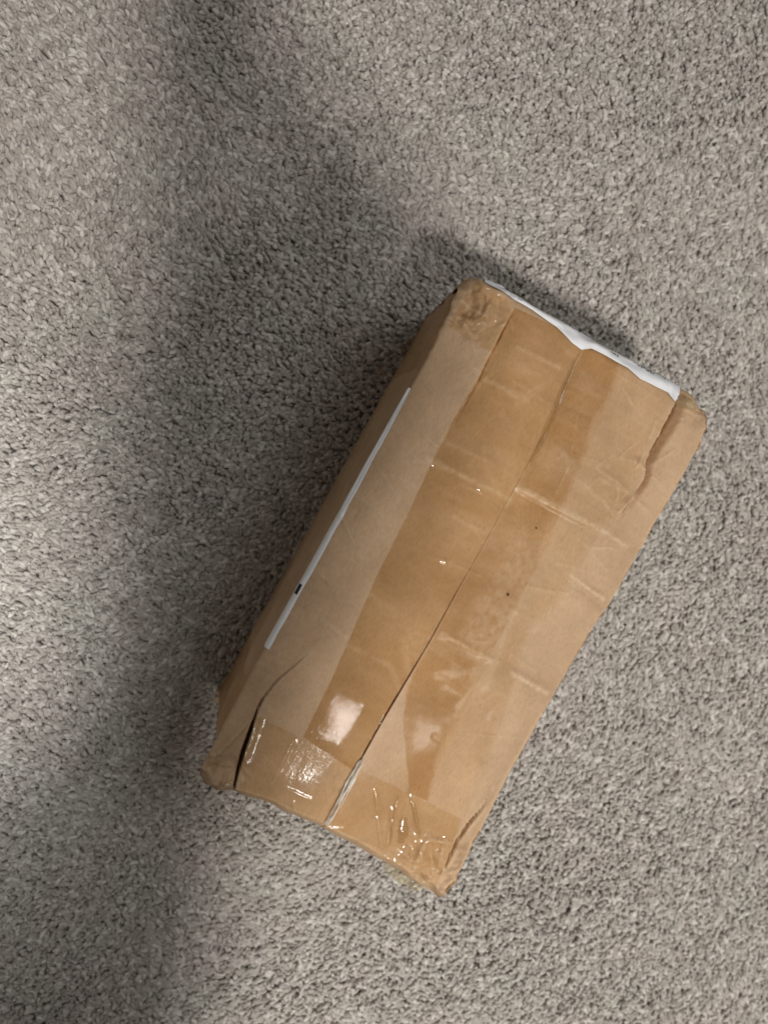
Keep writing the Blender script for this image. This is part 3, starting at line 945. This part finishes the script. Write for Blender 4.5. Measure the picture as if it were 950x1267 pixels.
def wad(outline, top, hang, seed, amp=0.0016, n=26):
    """a puckered flap of tape: a blob over the corner whose rim hangs down outside the card"""
    c = smooth_curve(pts(outline + outline[:1]), 49, 1)[:-1]
    mid = c.mean(0)
    V = [(mid[0], mid[1], 0.0)]; R = [0.0]
    for k in range(1, n):
        t = k / (n - 1)
        for q in c:
            V.append((*(mid + (q - mid) * t), 0.0)); R.append(t)
    V = np.array(V); R = np.array(R)
    u = V[:, :2] @ AX; w = V[:, :2] @ AY
    V[:, 2] = BOX_H + top - hang * R ** 3 + amp * crumple(u * 110, w * 110, seed)
    F = [(0, 1 + j, 1 + (j + 1) % 48) for j in range(48)]
    for k in range(n - 2):
        for j in range(48):
            a = 1 + k * 48 + j; b = 1 + k * 48 + (j + 1) % 48
            F.append((a, a + 48, b + 48, b))
    return link_mesh("corner_tape", V, F, M_wad, parcel)
ridge_tape([(250, 956), (260, 947), (272, 944), (287, 951)], 0.0016, 0.0020, M_tapeC, 31)
ridge_tape([(256, 972), (270, 974), (290, 966)], 0.0018, 0.0020, M_tapeC, 33)
wad([(838, 494), (850, 488), (862, 492), (870, 508), (862, 512), (846, 504)], -0.001, 0.008, 12, 0.0012)
wad([(478, 1078), (502, 1088), (528, 1104), (541, 1120), (522, 1124), (497, 1113), (480, 1098)], -0.015, 0.010, 15, 0.0022)
ridge_tape([(317, 884), (297, 908), (280, 926), (264, 942)], 0.0011, 0.0014, M_tapeC, 21)
ridge_tape([(313, 900), (306, 925), (298, 950)], 0.0010, 0.0014, M_tapeC, 25)
ridge_tape([(492, 985), (486, 1005), (482, 1045)], 0.0012, 0.0016, M_tapeC, 22)
ridge_tape([(504, 975), (512, 1000), (520, 1040)], 0.0016, 0.0018, M_tapeC, 23)
ridge_tape([(500, 1010), (496, 1045)], 0.0040, 0.0010, M_tapeC, 27)
ridge_tape([(572, 385), (584, 396), (600, 394)], 0.0014, 0.0018, M_tapeC, 24)

# two dark specks on the card
for sx, sy, sr in ((627, 735, 0.0010), (662, 653, 0.0007)):
    c = px(sx, sy)
    ring = [c + sr * (1 + 0.25 * math.sin(3 * a + sx)) * np.array([math.cos(a), math.sin(a)]) for a in np.linspace(0, 2 * math.pi, 11)[:-1]]
    zz = top_z(np.array(ring), 1) + 0.0009
    link_mesh("speck", [(q[0], q[1], z) for q, z in zip(ring, zz)], [tuple(range(10))], mat_plain("dark_speck", (0.07, 0.04, 0.02), 0.8), parcel, False)

# ------------------------------------------------------------------ the photographer, out of the frame, whose arm and hand shade the scene
def build_person():
    root = (-0.60, -1.02, 0.50)
    J = [(root, 0.15), ((-0.55, -0.95, 0.72), 0.14), ((-0.49, -0.88, 0.94), 0.16), ((-0.45, -0.83, 1.06), 0.07),
         ((-0.40, -0.77, 1.14), 0.085), ((-0.37, -0.74, 1.24), 0.085), ((-0.35, -0.72, 1.31), 0.05)]
    E = [(0, 1), (1, 2), (2, 3), (3, 4), (4, 5), (5, 6)]
    def chain(start, lst):
        prev = start
        for p, r in lst:
            J.append((p, r)); E.append((prev, len(J) - 1)); prev = len(J) - 1
        return prev
    # right arm, holding the phone out over the parcel
    wrist = chain(2, [((-0.32, -1.00, 1.00), 0.085), ((-0.14, -0.84, 0.86), 0.062), ((-0.070, -0.690, 0.83), 0.150), ((-0.006, -0.53, 0.790), 0.052), ((0.030, -0.40, 0.780), 0.066)])
    palm = chain(wrist, [((0.052, -0.31, 0.785), 0.084), ((0.075, -0.235, 0.775), 0.078)])
    chain(palm, [((0.125, -0.20, 0.735), 0.014), ((0.125, -0.155, 0.725), 0.010), ((0.095, -0.130, 0.718), 0.009)])
    chain(palm, [((0.105, -0.175, 0.735), 0.013), ((0.098, -0.125, 0.722), 0.010), ((0.076, -0.100, 0.717), 0.009)])
    chain(palm, [((0.085, -0.165, 0.735), 0.013), ((0.075, -0.110, 0.722), 0.010), ((0.055, -0.085, 0.717), 0.009)])
    chain(palm, [((0.150, -0.225, 0.735), 0.012), ((0.160, -0.185, 0.726), 0.009), ((0.140, -0.160, 0.719), 0.008)])
    chain(palm, [((0.022, -0.215, 0.745), 0.022), ((0.000, -0.170, 0.735), 0.016), ((0.005, -0.125, 0.724), 0.013)])
    # left arm resting on the thigh
    chain(2, [((-0.64, -0.72, 0.98), 0.085), ((-0.66, -0.58, 0.74), 0.055), ((-0.56, -0.66, 0.55), 0.040), ((-0.52, -0.70, 0.50), 0.042), ((-0.48, -0.73, 0.47), 0.025)])
    # kneeling legs
    for off in ((0.09, -0.09), (-0.09, 0.09)):
        chain(0, [((-0.57 + off[0], -1.00 + off[1], 0.44), 0.10), ((-0.40 + off[0], -0.84 + off[1], 0.09), 0.075), ((-0.62 + off[0], -1.06 + off[1], 0.07), 0.055), ((-0.76 + off[0], -1.20 + off[1], 0.06), 0.04)])
    me = bpy.data.meshes.new("person")
    me.from_pydata([j[0] for j in J], E, [])
    o = bpy.data.objects.new("person", me)
    col.objects.link(o)
    md = o.modifiers.new("skin", 'SKIN')
    for i, (p, r) in enumerate(J):
        sv = me.skin_vertices[0].data[i]
        sv.radius = (r, r)
        sv.use_root = (i == 0)
    md.use_smooth_shade = True
    sb = o.modifiers.new("subdivision", 'SUBSURF'); sb.levels = 2; sb.render_levels = 2
    me.materials.append(mat_plain("dark_knit_sweater", (0.10, 0.09, 0.085), 0.9, 0.1, 300, 0.3, 0.4))
    o['label'] = "person in dark clothes kneeling beside the parcel with arm stretched over it"
    o['category'] = "person"
    ph = bpy.data.meshes.new("phone")
    bm = bmesh.new()
    bmesh.ops.create_cube(bm, size=1.0, matrix=Matrix.Translation((0.026, -0.062, 0.7075)) @ Matrix.Diagonal((0.074, 0.150, 0.008, 1)))
    bmesh.ops.bevel(bm, geom=[e for e in bm.edges if abs((e.verts[0].co - e.verts[1].co).z) > 0.004], offset=0.011, segments=5, affect='EDGES')
    bmesh.ops.bevel(bm, geom=bm.edges[:], offset=0.0012, segments=2, affect='EDGES')
    bm.to_mesh(ph); bm.free()
    ph.materials.append(mat_plain("dark_phone_glass", (0.03, 0.03, 0.035), 0.2, 0.5))
    po = bpy.data.objects.new("phone", ph)
    col.objects.link(po)
    po['label'] = "dark phone held flat above the parcel in the hand"
    po['category'] = "phone"
build_person()

bpy.context.view_layer.update()
scene.cycles.max_bounces = 8
scene.cycles.diffuse_bounces = 3
scene.cycles.glossy_bounces = 3
scene.cycles.transparent_max_bounces = 12
scene.cycles.caustics_reflective = False
scene.cycles.caustics_refractive = False
scene.cycles.use_adaptive_sampling = True
scene.cycles.adaptive_threshold = 0.02
